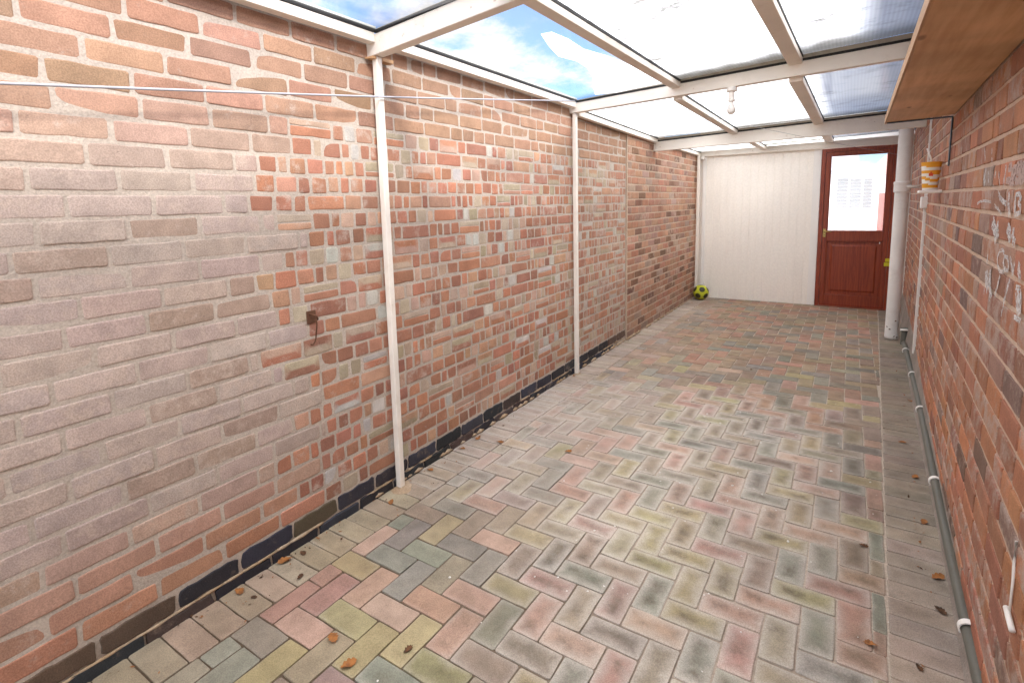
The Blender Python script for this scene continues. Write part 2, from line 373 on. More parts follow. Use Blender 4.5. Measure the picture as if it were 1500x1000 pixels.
for row,(a,b) in enumerate(((-.03,.036),(.048,.113))):
    y=Y0+.11*row
    while y<5.18:
        e=min(y+.222,5.19)
        if not(y>4.75 and (row==0 or rnd()<.3)):
            unit(tar,mw,y,e,a,b+uni(-.001,.008),.004+.004*(1-row),vary(pick([(3,(.034,.034,.040)),(1.5,(.070,.052,.048)),(1,(.042,.044,.056)),(1,(.11,.075,.058))]),.2),(uni(-.10,.10),0),.0045,rad=.008,seg=.03)
        y=e+.011
o=tar.build("damp_course",M['tar'],wall,attrs=True); o["label"]="two courses of black engineering bricks along the foot of the wall"
mb=MB()
y=Y0
for k in range(400):
    ln=uni(.05,.16); n_=mn.noise(Vector((y*2.1,0,7))); w=.0062+.004*n_
    if y<1.35 or rnd()<.45: mb.tube([(.0015,y,.042+.003*n_),(.0035+.002*n_,y+ln*.5,.042+uni(-.003,.003)),(.0015,y+ln,.042+.003*n_)],[w*.8,w,w*.8],6)
    y+=ln*.97
    if y>5.15: break
for k in range(60):                                 # lumps of spilt mortar at the far foot
    y=uni(4.5,5.2) if k<24 else uni(1.6,4.8); s=uni(.008,.02); mb.tube([(.005,y-s*2,.008),(.012,y,.008+s*.4),(.005,y+s*2.4,.006)],[s*.2,s*.7,s*.2],6)
mb.build("mortar_smears",M['smear'],wall,smooth=True)

new=thing("newer_brick_wall","neat newer brown-red brick wall with pale joints beyond the vertical seam","wall",(0,6.7,0))
nb=MB(); CN=.0772; k=0; z=.012
while z<ZTOP-.02:
    y=5.225-(.112 if k%2 else 0)
    while y<YB:
        ln=.214; e=y+ln; a=max(y,5.226); b=min(e,YB+.03)
        if b-a>.03:
            c=vary(pick([(4,(.40,.205,.135)),(3,(.43,.245,.165)),(1.5,(.33,.20,.15)),(1.2,(.22,.125,.085)),(.9,(.37,.27,.21))]),.13)
            if z<.07: c=lerp(c,(.2,.13,.1),.5)
            unit(nb,mw,a,b,z+.0055,min(z+CN-.0055,ZTOP),.014+uni(-.001,.001),c,(uni(-.1,.14),0),.0014,rad=.004,seg=.09)
        y=e+.011
    z+=CN; k+=1
nb.build("brickwork",M['brick_new'],new,attrs=True)
mb=MB(); mb.box(-.22,.0115,5.206,YB+.03,-.05,ZTOP-.003); mb.build("mortar",M['mortar_new'],new)
mb=MB()
for k in range(38):
    y=5.25+rnd()**1.6*2.2; s=uni(.01,.028); mb.tube([(.014,y-s*2,.006),(.022,y,.008+s*.35),(.014,y+s*2.6,.005)],[s*.2,s*.6,s*.2],7)
mb.build("mortar_smears",M['smear'],new,smooth=True)

# hook
h=thing("iron_hook","rusty iron hook with hanging wire on the washed brickwork left of the near post","hook",(0,1.40,.99))
mb=MB(); mb.box(.001,.006,1.378,1.424,.962,1.018); mb.build("plate",M['rust'],h,bevel=.002)
mb=MB(); mb.tube([(.006,1.392,1.004),(.030,1.394,1.004),(.038,1.402,.998),(.038,1.408,.985),(.030,1.410,.978)],.004,8)
mb.build("hook",M['rust'],h,smooth=True)
mb=MB(); mb.tube([(.036,1.404,.996),(.030,1.406,.95),(.020,1.404,.895),(.016,1.400,.880),(.018,1.388,.872),(.022,1.376,.876)],.003,8); mb.build("wire",M['rust'],h,smooth=True)

# ---------------------------------------------------------------- house wall on the right
ZH=2.66
house=thing("house_wall","dark red-brown brick side wall of the house with chalk writing and pinkish joints","wall",(2.35,2.5,0))
CR=.0822; ZR0=1.467-17*CR
hb=MB(); mh=lambda u,v,h:(wx(u)-h,u,v)
def fillet(y):                    # top of the cement fillet at the foot of the wall
    P=[(-3,.07),(1.8,.09),(3.1,.125),(4.0,.15),(4.6,.19),(5.6,.24),(8.3,.24)]
    for (a,b),(c,d) in zip(P,P[1:]):
        if a<=y<=c: return b+(d-b)*(y-a)/(c-a)
    return .07
k=0; z=ZR0
while z<ZH:
    y=Y0-(.115 if k%2 else 0)
    while y<8.6:
        ln=.215+uni(-.003,.003); kind=0
        if rnd()<.18: ln=.102
        e=y+ln
        c=vary(pick([(3,(.395,.17,.097)),(3,(.35,.155,.095)),(2,(.30,.137,.09)),(1.8,(.44,.19,.10)),(.5,(.19,.115,.092)),(.8,(.33,.21,.155))]),.16)
        if z+CR>fillet(y)+.012: unit(hb,mh,y,e,z+.0066,z+CR-.0066,.004+uni(-.001,.0012),c,(uni(-.05,.2),0),.0016,rad=.004)
        y=e+.0115
    z+=CR; k+=1
hb.build("brickwork",M['brick_house'],house,attrs=True)
mb=MB(); p=lambda y,d,z:(wx(y)+d,y,z)
mb.hexa([p(Y0,.001,-.05),p(Y0,.25,-.05),p(8.6,.25,-.05),p(8.6,.001,-.05),p(Y0,.001,ZH),p(Y0,.25,ZH),p(8.6,.25,ZH),p(8.6,.001,ZH)])
mb.build("mortar",M['mortar_house'],house)
mb=MB(); ys=[Y0+i*.15 for i in range(75)]; pts=[];fs=[]
for i,y in enumerate(ys):
    f=fillet(min(y,8.2))+.008*mn.noise(Vector((y*3,0,2))); w=.012+.022*min(1,max(0,(y-2.5)/2))
    pts+=[p(y,.002,f),p(y,-.006,f-.004),p(y,-w*.8,.05),p(y,-w-.012,-.004)]
    if i: o=4*i; fs+=[(o-4+j,o-3+j,o+1+j,o+j) for j in range(3)]
mb.add(pts,fs); mb.build("cement_fillet",M['cement'],house)
# chalk
CHALK=[(.012,[(2.614,1.617),(2.575,1.568)]),(.012,[(2.457,1.602),(2.422,1.557)]),(.02,[(2.534,1.536),(2.562,1.507),(2.528,1.487)]),(.012,[(2.488,1.53),(2.456,1.49)]),
(.012,[(2.335,1.519),(2.341,1.495),(2.356,1.471)]),(.01,[(2.281,1.517),(2.242,1.476)]),(.016,[(2.165,1.531),(2.173,1.499),(2.178,1.469)]),
(.008,[(2.661,1.412),(2.604,1.42),(2.514,1.424),(2.387,1.422),(2.306,1.413),(2.228,1.4),(2.171,1.387)]),(.014,[(2.254,1.451),(2.212,1.435),(2.158,1.424),(2.108,1.419)]),
(.018,[(2.08,1.45),(2.077,1.42),(2.045,1.386)]),(.02,[(1.989,1.447),(1.984,1.419),(1.974,1.389)]),(.012,[(1.988,1.445),(1.937,1.446),(1.914,1.436),(1.945,1.422),(1.909,1.412),(1.908,1.398),(1.968,1.39)]),
(.036,[(2.303,1.357),(2.244,1.331),(2.212,1.306)]),(.03,[(2.221,1.355),(2.188,1.309)]),(.03,[(2.053,1.352),(2.007,1.333),(2.011,1.312)]),(.02,[(1.97,1.354),(1.969,1.324),(1.938,1.314)]),
(.012,[(2.334,1.247),(2.337,1.219)]),(.010,[(2.064,1.274),(2.091,1.283),(2.138,1.275),(2.162,1.255),(2.15,1.233),(2.108,1.217),(2.045,1.222),(2.025,1.238)]),
(.010,[(2.054,1.268),(2.065,1.247),(2.035,1.231),(1.988,1.232),(1.986,1.253),(2.012,1.267),(2.054,1.268)]),(.010,[(1.976,1.273),(1.948,1.254),(1.926,1.236)]),(.012,[(1.914,1.262),(1.924,1.227)]),(.02,[(1.856,1.274),(1.856,1.249),(1.83,1.23)]),
(.036,[(2.333,1.195),(2.317,1.167),(2.274,1.139)]),(.03,[(2.264,1.202),(2.252,1.166),(2.209,1.119)]),(.012,[(2.094,1.204),(2.115,1.172),(2.144,1.137)]),(.014,[(1.951,1.21),(1.976,1.181),(2.006,1.138)]),
(.012,[(1.999,1.132),(2.02,1.099)]),(.03,[(1.848,1.197),(1.83,1.17),(1.805,1.142)]),(.02,[(1.808,1.196),(1.791,1.147)]),(.012,[(1.868,1.203),(1.814,1.207)]),(.01,[(2.336,1.115),(2.335,1.132)]),(.012,[(1.854,1.125),(1.778,1.131)])]
mb=MB(); layer=0
def scribble(w,pts):
    """a dry chalk line laid down as many short broken dabs"""
    global layer
    V=[Vector((a,b)) for a,b in pts]
    for a,b in zip(V,V[1:]):
        L=(b-a).length; n=max(2,int(L/.006)); d=(b-a).normalized(); q=Vector((-d.y,d.x))
        for i in range(n):
            c=a.lerp(b,(i+.5)/n)
            m=3 if w>.015 else 2
            for s in range(m):
                if rnd()<.08: continue
                o=c+q*(w*((s+.5)/m-.5)*1.25+uni(-.1,.1)*w); l=L/n*uni(.7,1.15); hw=w/m*uni(.38,.68)
                layer=(layer+1)%7; h=.0052+.0001*layer
                mb.add([mh(*(o+d*(-l)+q*(-hw*uni(.5,1))),h),mh(*(o+d*l*uni(.7,1)+q*(-hw)),h),mh(*(o+d*l+q*hw*uni(.6,1)),h),mh(*(o-d*l*uni(.6,1)+q*hw),h)],[(0,1,2,3)])
for w,pt in CHALK: scribble(w,pt)
mb.build("chalk_writing",M['chalk'],house)
mb=MB()
for k in range(60):
    a,b=uni(1.90,2.12),uni(1.476,1.532); s=uni(.01,.022); layer=(layer+1)%7
    mb.add([mh(a-s*1.6,b-s*.5,.0052+.0001*layer),mh(a+s*uni(1,1.6),b-s*.6,.0052+.0001*layer),mh(a+s*1.4,b+s*.4,.0052+.0001*layer),mh(a-s*uni(1,1.7),b+s*.5,.0052+.0001*layer)],[(0,1,2,3)])
mb.build("chalk_smear",M['pinkchalk'],house)
# eaves
mb=MB(); q=lambda y,d,z:(wx(y)+d,y,z)
mb.hexa([q(Y0-.2,-.10,2.64),q(Y0-.2,2.8,4.0),q(8.8,2.8,4.0),q(8.8,-.10,2.64),q(Y0-.2,-.10,2.70),q(Y0-.2,2.8,4.06),q(8.8,2.8,4.06),q(8.8,-.10,2.70)]); mb.build("roof_slope",M['tile'],house)
mb=MB(); mb.hexa([q(Y0-.2,-.14,2.60),q(Y0-.2,-.102,2.60),q(8.8,-.102,2.60),q(8.8,-.14,2.60),q(Y0-.2,-.16,2.70),q(Y0-.2,-.102,2.70),q(8.8,-.102,2.70),q(8.8,-.16,2.70)]); mb.build("gutter",M['upvc'],house)

# white cable on the near right wall
c_=thing("wall_cable","short white cable clipped upright on the house brick wall, right edge of the picture","cable",(wx(1.57),1.57,.45))
mb=MB(); mb.tube([mh(1.555,.475,.010),mh(1.56,.55,.009),mh(1.566,.60,.010),mh(1.568,.65,.009)],.0028,8); mb.build("lead",M['upvc'],c_,smooth=True)
mb=MB(); mb.tube([mh(1.50,.468,.013),mh(1.53,.474,.014),mh(1.572,.476,.013)],.0065,8); mb.build("clip",M['upvc'],c_,smooth=True)

# ---------------------------------------------------------------- canopy
can=thing("lean_to_canopy","white timber lean-to canopy with beams, posts and see-through roof sheets over the passage","canopy",(1.2,3.,0))
def zr(y,x):                      # underside of the rafters
    if y<3.95: return 2.207+.055*(x-.05)
    if y<6.08:
        f=(y-3.98)/2.07; return 2.150-.042*f+.030*x
    f=min(1,(y-6.1)/2.); return 2.106-.014*f+.032*x
BE=[(-.40,-.345,lambda x:2.13+.066*x,lambda x:2.24+.066*x),(1.81,1.868,lambda x:2.150+.092*x,lambda x:2.243+.085*x),(3.93,3.985,lambda x:2.167+.034*x,lambda x:2.243+.041*x),
    (6.05,6.108,lambda x:2.017+.015*x,lambda x:2.122+.032*x),(8.085,8.135,lambda x:2.078,lambda x:2.150+.012*x)]
def xw(y): return wx(y)-.004
for bi,(y0,y1,zb,zt) in enumerate(BE):
    mb=MB(); xa=.035 if bi==4 else -.004; xb=xw(y0)
    mb.hexa([(xa,y0,zb(xa)),(xb,y0,zb(xb)),(xb,y1,zb(xb)),(xa,y1,zb(xa)),(xa,y0,zt(xa)),(xb,y0,zt(xb)),(xb,y1,zt(xb)),(xa,y1,zt(xa))])
    bo=mb.build("beam",M['white'],can,bevel=.004)
    if bi<4:                      # rubber strip along the front top edge
        mb=MB(); e=.014; ya=y0-.004
        mb.hexa([(.06,ya,zt(.06)+.001),(xb,ya,zt(xb)+.001),(xb,y0+.02,zt(xb)+.001),(.06,y0+.02,zt(.06)+.001),(.06,ya,zt(.06)+e),(xb,ya,zt(xb)+e),(xb,y0+.02,zt(xb)+e),(.06,y0+.02,zt(.06)+e)])
        mb.build("gasket",M['gasket'],bo)
        mb=MB(); yr=y0-.02; ZT=lambda x: zr(y0-.03,x)+.051
        mb.hexa([(.06,y0-.001,zt(.06)+e+.0005),(xb,y0-.001,zt(xb)+e+.0005),(xb,y0+.015,zt(xb)+e+.0005),(.06,y0+.015,zt(.06)+e+.0005),(.06,y0-.001,max(ZT(.06),zt(.06)+e+.004)),(xb,y0-.001,max(ZT(xb),zt(xb)+e+.004)),(xb,y0+.015,max(ZT(xb),zt(xb)+e+.004)),(.06,y0+.015,max(ZT(.06),zt(.06)+e+.004))])
        mb.build("closure_strip",M['closure'],bo)
bays=[(-2.4,-.40,0),(-.345,1.81,1),(1.868,3.93,2),(3.985,6.05,3),(6.108,8.085,4)]
PH=.040
for y0,y1,b in bays:
    ya,yb=y0+.001,y1-.001
    def strip(xl,xr,lo,hi,nm,mat,par,bv=0,dy=.03):
        mb=MB(); P_=[]
        for off in (lo,hi):
            for (yy,xx) in ((ya,xl(ya)),(ya,xr(ya)),(yb,xr(yb)),(yb,xl(yb))): P_.append((xx,yy,zr(min(max(yy,y0+dy),y1-dy),xx)+off))
        mb.hexa(P_); return mb.build(nm,mat,par,bevel=bv)
    r=strip(lambda y:.0165,lambda y:.060,0,.044,"wall_rail",M['white'],can,.003)
    strip(lambda y:.025,lambda y:.064,.0445,.058,"gasket",M['gasket'],r)
    strip(lambda y:-.02,lambda y:.068,.0585,.068,"edge_cap",M['edgecap'],r)
    for xl,xr in ((lambda y:.795+.010*(y-1.85),lambda y:.855+.012*(y-1.85)),(lambda y:1.530+.016*(y-1.85),lambda y:1.605+.018*(y-1.85))):
        if b>=3: off=.0
        r=strip(xl,xr,0,PH-.004,"rafter",M['white'],can,.003)
        strip(lambda y:xr(y)-.022,lambda y:xr(y)+.003,PH-.0035,PH+.010,"gasket",M['gasket'],r)
    cols=[(lambda y:.05,lambda y:.825+.011*(y-1.85)),(lambda y:.827+.011*(y-1.85),lambda y:1.568+.017*(y-1.85)),(lambda y:1.570+.017*(y-1.85),lambda y:wx(y)-.002)]
    for ci,(xl,xr) in enumerate(cols):
        mb=MB(); nx,ny=18,24; pts=[];au=[];fs=[]
        for j in range(ny+1):
            yy=y0-.0+(y1-y0)*j/ny
            for i in range(nx+1):
                xx=xl(yy)+(xr(yy)-xl(yy))*i/nx; f=j/ny
                pts.append((xx,yy,zr(min(max(yy,y0+.03),y1-.03),xx)+PH+.0125))
                d=max(0,(f-.80)/.20)**1.3*(1 if ci else .75)+.35*max(0,(.06-f)/.06)+.35*max(0,(.04-i/nx)/.04)+(.16 if ci==2 else 0)
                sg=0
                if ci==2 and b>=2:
                    lim={2:1.86,3:1.60,4:1.55}[b]; sg=min(1,max(0,(xx-lim)/.16+.16*mn.noise(Vector((xx*3,yy*2,1)))))  # soft-edged house shadow on the right-hand sheets, put into their tint
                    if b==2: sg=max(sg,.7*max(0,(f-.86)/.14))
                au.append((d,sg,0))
        for j in range(ny):
            for i in range(nx): o=j*(nx+1)+i; fs.append((o,o+1,o+nx+2,o+nx+1))
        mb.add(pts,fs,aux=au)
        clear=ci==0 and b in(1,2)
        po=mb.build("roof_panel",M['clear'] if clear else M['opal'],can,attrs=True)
        if clear: po["label"]="clear roof sheet showing blue sky and clouds"
        if clear and b==2:        # made-up white patch imitating a blown-out area of sky on the clear sheet
            P2=[(0.606, 2.397), (0.66, 2.411), (0.675, 2.56), (0.664, 2.774), (0.713, 2.994), (0.747, 3.296), (0.8, 3.6), (0.83, 3.925), (0.399, 3.925), (0.257, 3.855), (0.373, 3.545), (0.477, 3.311), (0.519, 3.136), (0.535, 2.955), (0.499, 2.79), (0.545, 2.592)]
            mb=MB(); mb.add([(x,y,zr(y,x)+PH+.0105) for x,y in P2],[tuple(range(len(P2)))]); f=mb.build("sky_blowout",M['blowout'],po,attrs=True); f["label"]="jagged white patch standing in for blown-out sky on the clear sheet"
# posts
for i,(y,zt,lean) in enumerate(((1.838,2.153,.0),(3.955,2.168,.0),(7.99,2.10,.02))):
    mb=MB(); s=.0168; x=.036+lean
    mb.box(x-s,x+s,y-s,y+s,.004,zt); po=mb.build("post",M['white'],can,bevel=.005)
    mb=MB()
    pk=(1.,.42,.5)[i]
    pts=[(x+(.055+.03*rnd())*pk*cos(a),y+(.055+.03*rnd())*pk*sin(a)) for a in [2*pi*j/14 for j in range(14)]]
    pts=[(max(.012,a),b) for a,b in pts]
    mb.add([(a,b,.001) for a,b in pts]+[(x+(a-x)*.6,y+(b-y)*.6,.007) for a,b in pts],[(j,(j+1)%14,14+(j+1)%14,14+j) for j in range(14)]+[tuple(range(14,28))])
    mb.build("mortar_pad",M['smear'],po,smooth=False)
    if i==0:
        mb=MB(); mb.hexa([(.006,1.79,2.141),(.05,1.80,2.139),(.05,1.93,2.137),(.006,1.93,2.139),(.006,1.79,2.148),(.05,1.80,2.150),(.05,1.93,2.154),(.006,1.93,2.149)]); mb.build("packing_wedge",M['pine_edge'],po)

# lamp
lamp=thing("ceiling_lamp","bare pearl bulb in a white batten holder under the middle beam","lamp",(1.22,3.957,2.208))
mb=MB(); mb.lathe([(.034,2.209),(.036,2.203),(.036,2.185),(.030,2.180)],1.22,3.957,20); mb.lathe([(.020,2.180),(.020,2.135),(.023,2.131),(.023,2.118),(.018,2.114)],1.22,3.957,18); mb.build("lamp_holder",M['upvc'],lamp,smooth=False,bevel=.001)
mb=MB(); mb.lathe([(.012,2.114),(.014,2.108),(.019,2.095),(.026,2.078),(.029,2.062),(.027,2.047),(.020,2.036),(.010,2.0305),(.001,2.029)],1.22,3.957,22); mb.build("bulb",M['bulb'],lamp,smooth=True)

# lines
mb=MB(); pts=[]
A=Vector((.075,-1.2,1.595)); B=Vector((.062,3.90,2.255))
for i in range(40):
    f=i/39; q_=A.lerp(B,f); q_.z-=.02*sin(pi*f); pts.append(q_)
tag(mb.tube(pts,.0042,8) or mb.build("clothes_line",M['rope'],None,smooth=True),"grey plastic clothes line running along the left brick wall past the near post","clothes line")
mb=MB(); A=Vector((.90,4.62,2.137)); B=Vector((2.395,8.06,1.945))
mb.tube([A.lerp(B,i/20)-Vector((0,0,.012*sin(pi*i/20))) for i in range(21)],.0016,6)
tag(mb.build("string_line",M['thin_line'],None,smooth=True),"thin grey string sagging from the roof towards the top of the red door","string")

# ---------------------------------------------------------------- back wall, door
bw=thing("cladding_wall","white plastic clad end wall with upright boards beside the red door","wall",(.8,YB,0))
mb=MB(); x=.135
while x<1.588:
    w=min(.1,1.588-x); a,b=x,x+w
    mb.add([(a,YB,.0),(b,YB,.0),(b,YB,2.12),(a,YB,2.12),(a+.004,YB-.0045,.0),(b-.004,YB-.0045,.0),(b-.004,YB-.0045,2.12),(a+.004,YB-.0045,2.12)],[(4,5,6,7),(0,4,7,3),(5,1,2,6)])
    x+=.1
mb.box(.02,1.59,YB+.0005,YB+.06,-.02,2.12); mb.build("boards",M['clad'],bw)
mb=MB(); mb.box(.085,.135,YB-.022,YB-.0065,.0,2.075); mb.build("corner_trim",M['upvc'],bw,bevel=.004)
mb=MB(); mb.box(1.500,1.5895,YB-.02,YB-.0075,.0,2.075); mb.build("edge_trim",M['upvc'],bw,bevel=.004)
mb=MB(); mb.box(.02,wx(YB)+.2,YB+.061,YB+.10,2.06,2.50); mb.build("gable_board",M['upvc'],bw)
mb=MB(); mb.box(.07,.115,YB-.095,YB-.045,2.035,2.085); tag(mb.build("corner_cap",M['upvc'],None,bevel=.006),"small bright white fitting high in the far left corner of the roof","fitting")
mb=MB(); mb.box(2.412,wx(YB)+.1,YB-.01,YB+.05,0,2.075); mb.build("side_filler",M['upvc'],bw)

door=thing("back_door","dark red wooden back door with large window above a sunk panel","door",(2.0,YB,0))
DX0,DX1=1.593,2.408; yF=YB-.03
mb=MB(); fr=.045
mb.box(DX0,DX0+fr,yF,YB+.07,0,2.075); mb.box(DX1-fr,DX1,yF,YB+.07,0,2.075); mb.box(DX0+fr,DX1-fr,yF,YB+.07,2.03,2.075)
mb.build("frame",M['redwood'],door,bevel=.003)
a,b=DX0+fr+.002,DX1-fr-.002; yL=yF+.010; yK=YB+.05
mb=MB(); mb.box(a,1.692,yL,yK,.01,2.028); mb.box(2.308,b,yL,yK,.01,2.028)
mb.box(1.692,2.308,yL+.001,yK-.001,1.985,2.028); mb.box(1.692,2.308,yL+.001,yK-.001,.875,1.003); mb.box(1.692,2.308,yL+.001,yK-.001,.01,.155)
mb.build("leaf_frame",M['redwood'],door,bevel=.003)
mb=MB(); mb.box(1.692,2.308,yL+.022,yK-.012,.155,.875); mb.hexa([(1.745,yL+.021,.205),(2.255,yL+.021,.205),(2.255,yL+.021,.825),(1.745,yL+.021,.825),(1.765,yL+.013,.225),(2.235,yL+.013,.225),(2.235,yL+.013,.805),(1.765,yL+.013,.805)])
mb.build("panel",M['redwood'],door,bevel=.002)
mb=MB()
for (x0,x1,z0,z1) in ((1.692,1.704,1.003,1.985),(2.296,2.308,1.003,1.985),(1.704,2.296,1.003,1.015),(1.704,2.296,1.973,1.985),(1.692,1.704,.155,.875),(2.296,2.308,.155,.875),(1.704,2.296,.155,.167),(1.704,2.296,.863,.875)):
    mb.box(x0,x1,yL+.006,yL+.021,z0,z1)
mb.build("beading",M['redwood'],door,bevel=.004)
mb=MB(); mb.add([(1.694,yL+.03,1.004),(2.306,yL+.03,1.004),(2.306,yL+.03,1.984),(1.694,yL+.03,1.984)],[(0,1,2,3)]); mb.build("window_pane",M['glass'],door)
hd=MB(); hd.box(1.648,1.682,yL-.006,yL-.0005,.925,1.035); ho=hd.build("handle",M['brass'],door,bevel=.003)
mb=MB(); mb.tube([(1.665,yL-.004,1.005),(1.665,yL-.04,1.005),(1.680,yL-.045,1.004),(1.745,yL-.045,.998)],[.008,.008,.007,.006],10); mb.build("lever",M['brass'],ho,smooth=True)
mb=MB(); mb.lathe([(.004,.950),(.004,.962)],1.665,yL-.007,8); mb.build("keyhole",M['gasket'],ho)
mb=MB(); mb.box(2.272,2.281,yL+.002,yL+.0075,.845,.868); mb.build("screw_cap",M['upvc'],door,bevel=.002)
mb=MB(); mb.box(2.345,2.43,yF-.012,yF-.001,.62,.665); mb.box(2.335,2.425,yF-.016,yF-.001,.565,.612); tag(mb.build("yellow_tag",M['yellow'],None,bevel=.003),"pair of small yellow tags on the red door frame beside the white downpipe","tag")
mb=MB(); mb.box(DX0,DX1,yF-.02,YB+.1,.0,.009); mb.build("threshold",M['redwood'],door)

# ---------------------------------------------------------------- pipes
dp=thing("downpipe","fat white downpipe standing on the paving right of the red door","pipe",(2.363,6.49,0))
mb=MB(); mb.lathe([(.060,.004),(.061,.03),(.060,.10),(.0595,1.50),(.060,2.20),(.060,2.34)],2.363,6.49,28); mb.build("shaft",M['pipe'],dp,smooth=True)
mb=MB(); mb.lathe([(.0602,1.480),(.068,1.482),(.070,1.488),(.070,1.555),(.073,1.560),(.073,1.580),(.068,1.586),(.0602,1.588)],2.363,6.49,28); mb.build("collar",M['pipe'],dp,smooth=False,bevel=.002)
mb=MB(); mb.tube([(2.39,6.44,1.535),(2.44,6.44,1.532),(2.50,6.46,1.53)],.016,10); mb.build("bracket",M['pipe'],dp,smooth=True)
mb=MB()
for a in range(26):
    th=uni(0,2*pi); z=uni(.004,.05) if a<18 else uni(.05,.2); s=uni(.004,.011)
    c=Vector((2.363+.0612*cos(th),6.49+.0612*sin(th),z)); tx=Vector((-sin(th),cos(th),0))
    mb.add([c-tx*s-Vector((0,0,s*.5)),c+tx*s*.8-Vector((0,0,s*.6)),c+tx*s+Vector((0,0,s*.6)),c-tx*s*.6+Vector((0,0,s*.8))],[(0,1,2,3)])
o=mb.build("chipped_paint",M['rust'],dp); o["kind"]="stuff"
gl=thing("gully_pipe","short grey upright waste stub with white band behind the foot of the downpipe","pipe",(2.445,6.28,0))
mb=MB(); mb.lathe([(.030,.002),(.030,.13),(.034,.131),(.034,.165),(.026,.168)],2.452,6.28,18); mb.build("stub",M['greypipe'],gl,smooth=False,bevel=.001)
mb=MB(); mb.tube([(2.415,6.25,.15),(2.46,6.24,.155),(2.49,6.25,.15)],.010,8); mb.build("band",M['upvc'],gl,smooth=True)

wp=thing("waste_pipe","long grey waste pipe lying along the foot of the house wall with white clips","pipe",(2.33,2.5,.08))
PX=lambda y: 2.275+.0275*y-.006*max(0,y-4.6)
mb=MB(); mb.tube([(PX(y)+.004*sin(y*1.7),y,.088-.012*max(0,y-4)/2+.003*sin(y*2.3)) for y in [Y0+i*.2 for i in range(44)]],.0195,14); mb.build("pipe",M['greypipe'],wp,smooth=True)
for y in (-.6,.7,2.02,3.06,4.10,4.92,5.7):
    mb=MB(); x=PX(y)+.004*sin(y*1.7); z=.088-.012*max(0,y-4)/2
    path=[(x+.0235*cos(a),y,z+.0235*sin(a)) for a in [R(215-d) for d in range(0,181,20)]]+[(x+.030,y,z+.016),(wx(y)-.004,y,z+.006)]
    n=len(path); pts=[]; 
    for (px,py,pz) in path: pts+=[(px,py-.011,pz),(px,py+.011,pz)]
    mb.add(pts,[(2*i,2*i+1,2*i+3,2*i+2) for i in range(n-1)]); o=mb.build("clip",M['upvc'],wp)
    sm=o.modifiers.new("solid","SOLIDIFY"); sm.thickness=.004; sm.offset=1

# conduit, box and cup
cd=thing("cable_conduit","thin white conduit rising up the house wall to a small switch box below the cup","conduit",(wx(5.3),5.3,0))
mb=MB(); p2=lambda y,d,z:(wx(y)-d,y,z)
def flat(y,w,d,z0,z1): mb.hexa([p2(y-w,0,z0),p2(y-w,d,z0),p2(y+w,d,z0),p2(y+w,0,z0),p2(y-w,0,z1),p2(y-w,d,z1),p2(y+w,d,z1),p2(y+w,0,z1)])
flat(5.30,.016,.022,.16,1.46); mb.build("trunking",M['upvc'],cd,bevel=.003)
mb=MB(); flat(5.42,.011,.016,1.50,2.20); mb.build("upper_trunking",M['upvc'],cd,bevel=.002)
mb=MB(); flat(5.28,.055,.045,1.345,1.435); mb.build("switch_box",M['upvc'],cd,bevel=.006)
mb=MB(); flat(4.24,.085,.115,1.462,1.4785); mb.build("ledge",M['upvc'],cd,bevel=.004)
cx,cy=wx(4.2)-.060,4.20
cup=thing("paper_cup","tall white and orange striped paper cup with a red spot standing on the white ledge","cup",(cx,cy,1.479))
mb=MB(); N=40; CZ0,CHt=1.4795,.160; prof=[(.037,CZ0),(.038,CZ0+.004)]+[(.038+.0135*i/18,CZ0+.004+CHt*i/18) for i in range(1,19)]+[(.0535,CZ0+CHt+.005),(.0535,CZ0+CHt+.010),(.050,CZ0+CHt+.011),(.048,CZ0+CHt-.01)]
pts=[];fs=[];mi=[]
for r,z in prof:
    for j in range(N): pts.append((cx+r*cos(2*pi*j/N),cy+r*sin(2*pi*j/N),z))
for i in range(len(prof)-1):
    for j in range(N):
        zz=(prof[i][1]-CZ0-.004)/CHt; th=2*pi*j/N; wob=.05*sin(th*2+1.)
        k=0
        if .82+wob*.6<zz<1.2: k=1
        if .56+wob<zz<.70+wob*.4: k=1
        if .30+wob<zz<.42+wob and sin(th-.3)<.6: k=1
        if .02<zz<.17+wob: k=1
        dth=(th-R(262)+pi)%(2*pi)-pi
        if (dth*.047/.013)**2+((zz-.54)*CHt/.013)**2<1: k=2
        mb.add([pts[i*N+j],pts[i*N+(j+1)%N],pts[(i+1)*N+(j+1)%N],pts[(i+1)*N+j]],[(0,1,2,3)],mi=k)
mb.add([pts[j] for j in range(N)],[tuple(range(N))])
o=mb.build("cup_body",[M['paper'],M['orange'],M['red']],cup)
bm=bmesh.new(); bm.from_mesh(o.data); bmesh.ops.remove_doubles(bm,verts=bm.verts,dist=.0004); bm.to_mesh(o.data); bm.free()
mb=MB(); mb.lathe([(.0485,CZ0+.150),(.030,CZ0+.152),(.001,CZ0+.153)],cx,cy,24); mb.build("lid",M['paper'],cup)
mb=MB(); mb.tube([(cx+.003,cy,CZ0+.150),(cx-.008,cy,CZ0+.20),(cx-.028,cy,CZ0+.255)],.0045,10); mb.build("straw",M['upvc'],cup,smooth=True)

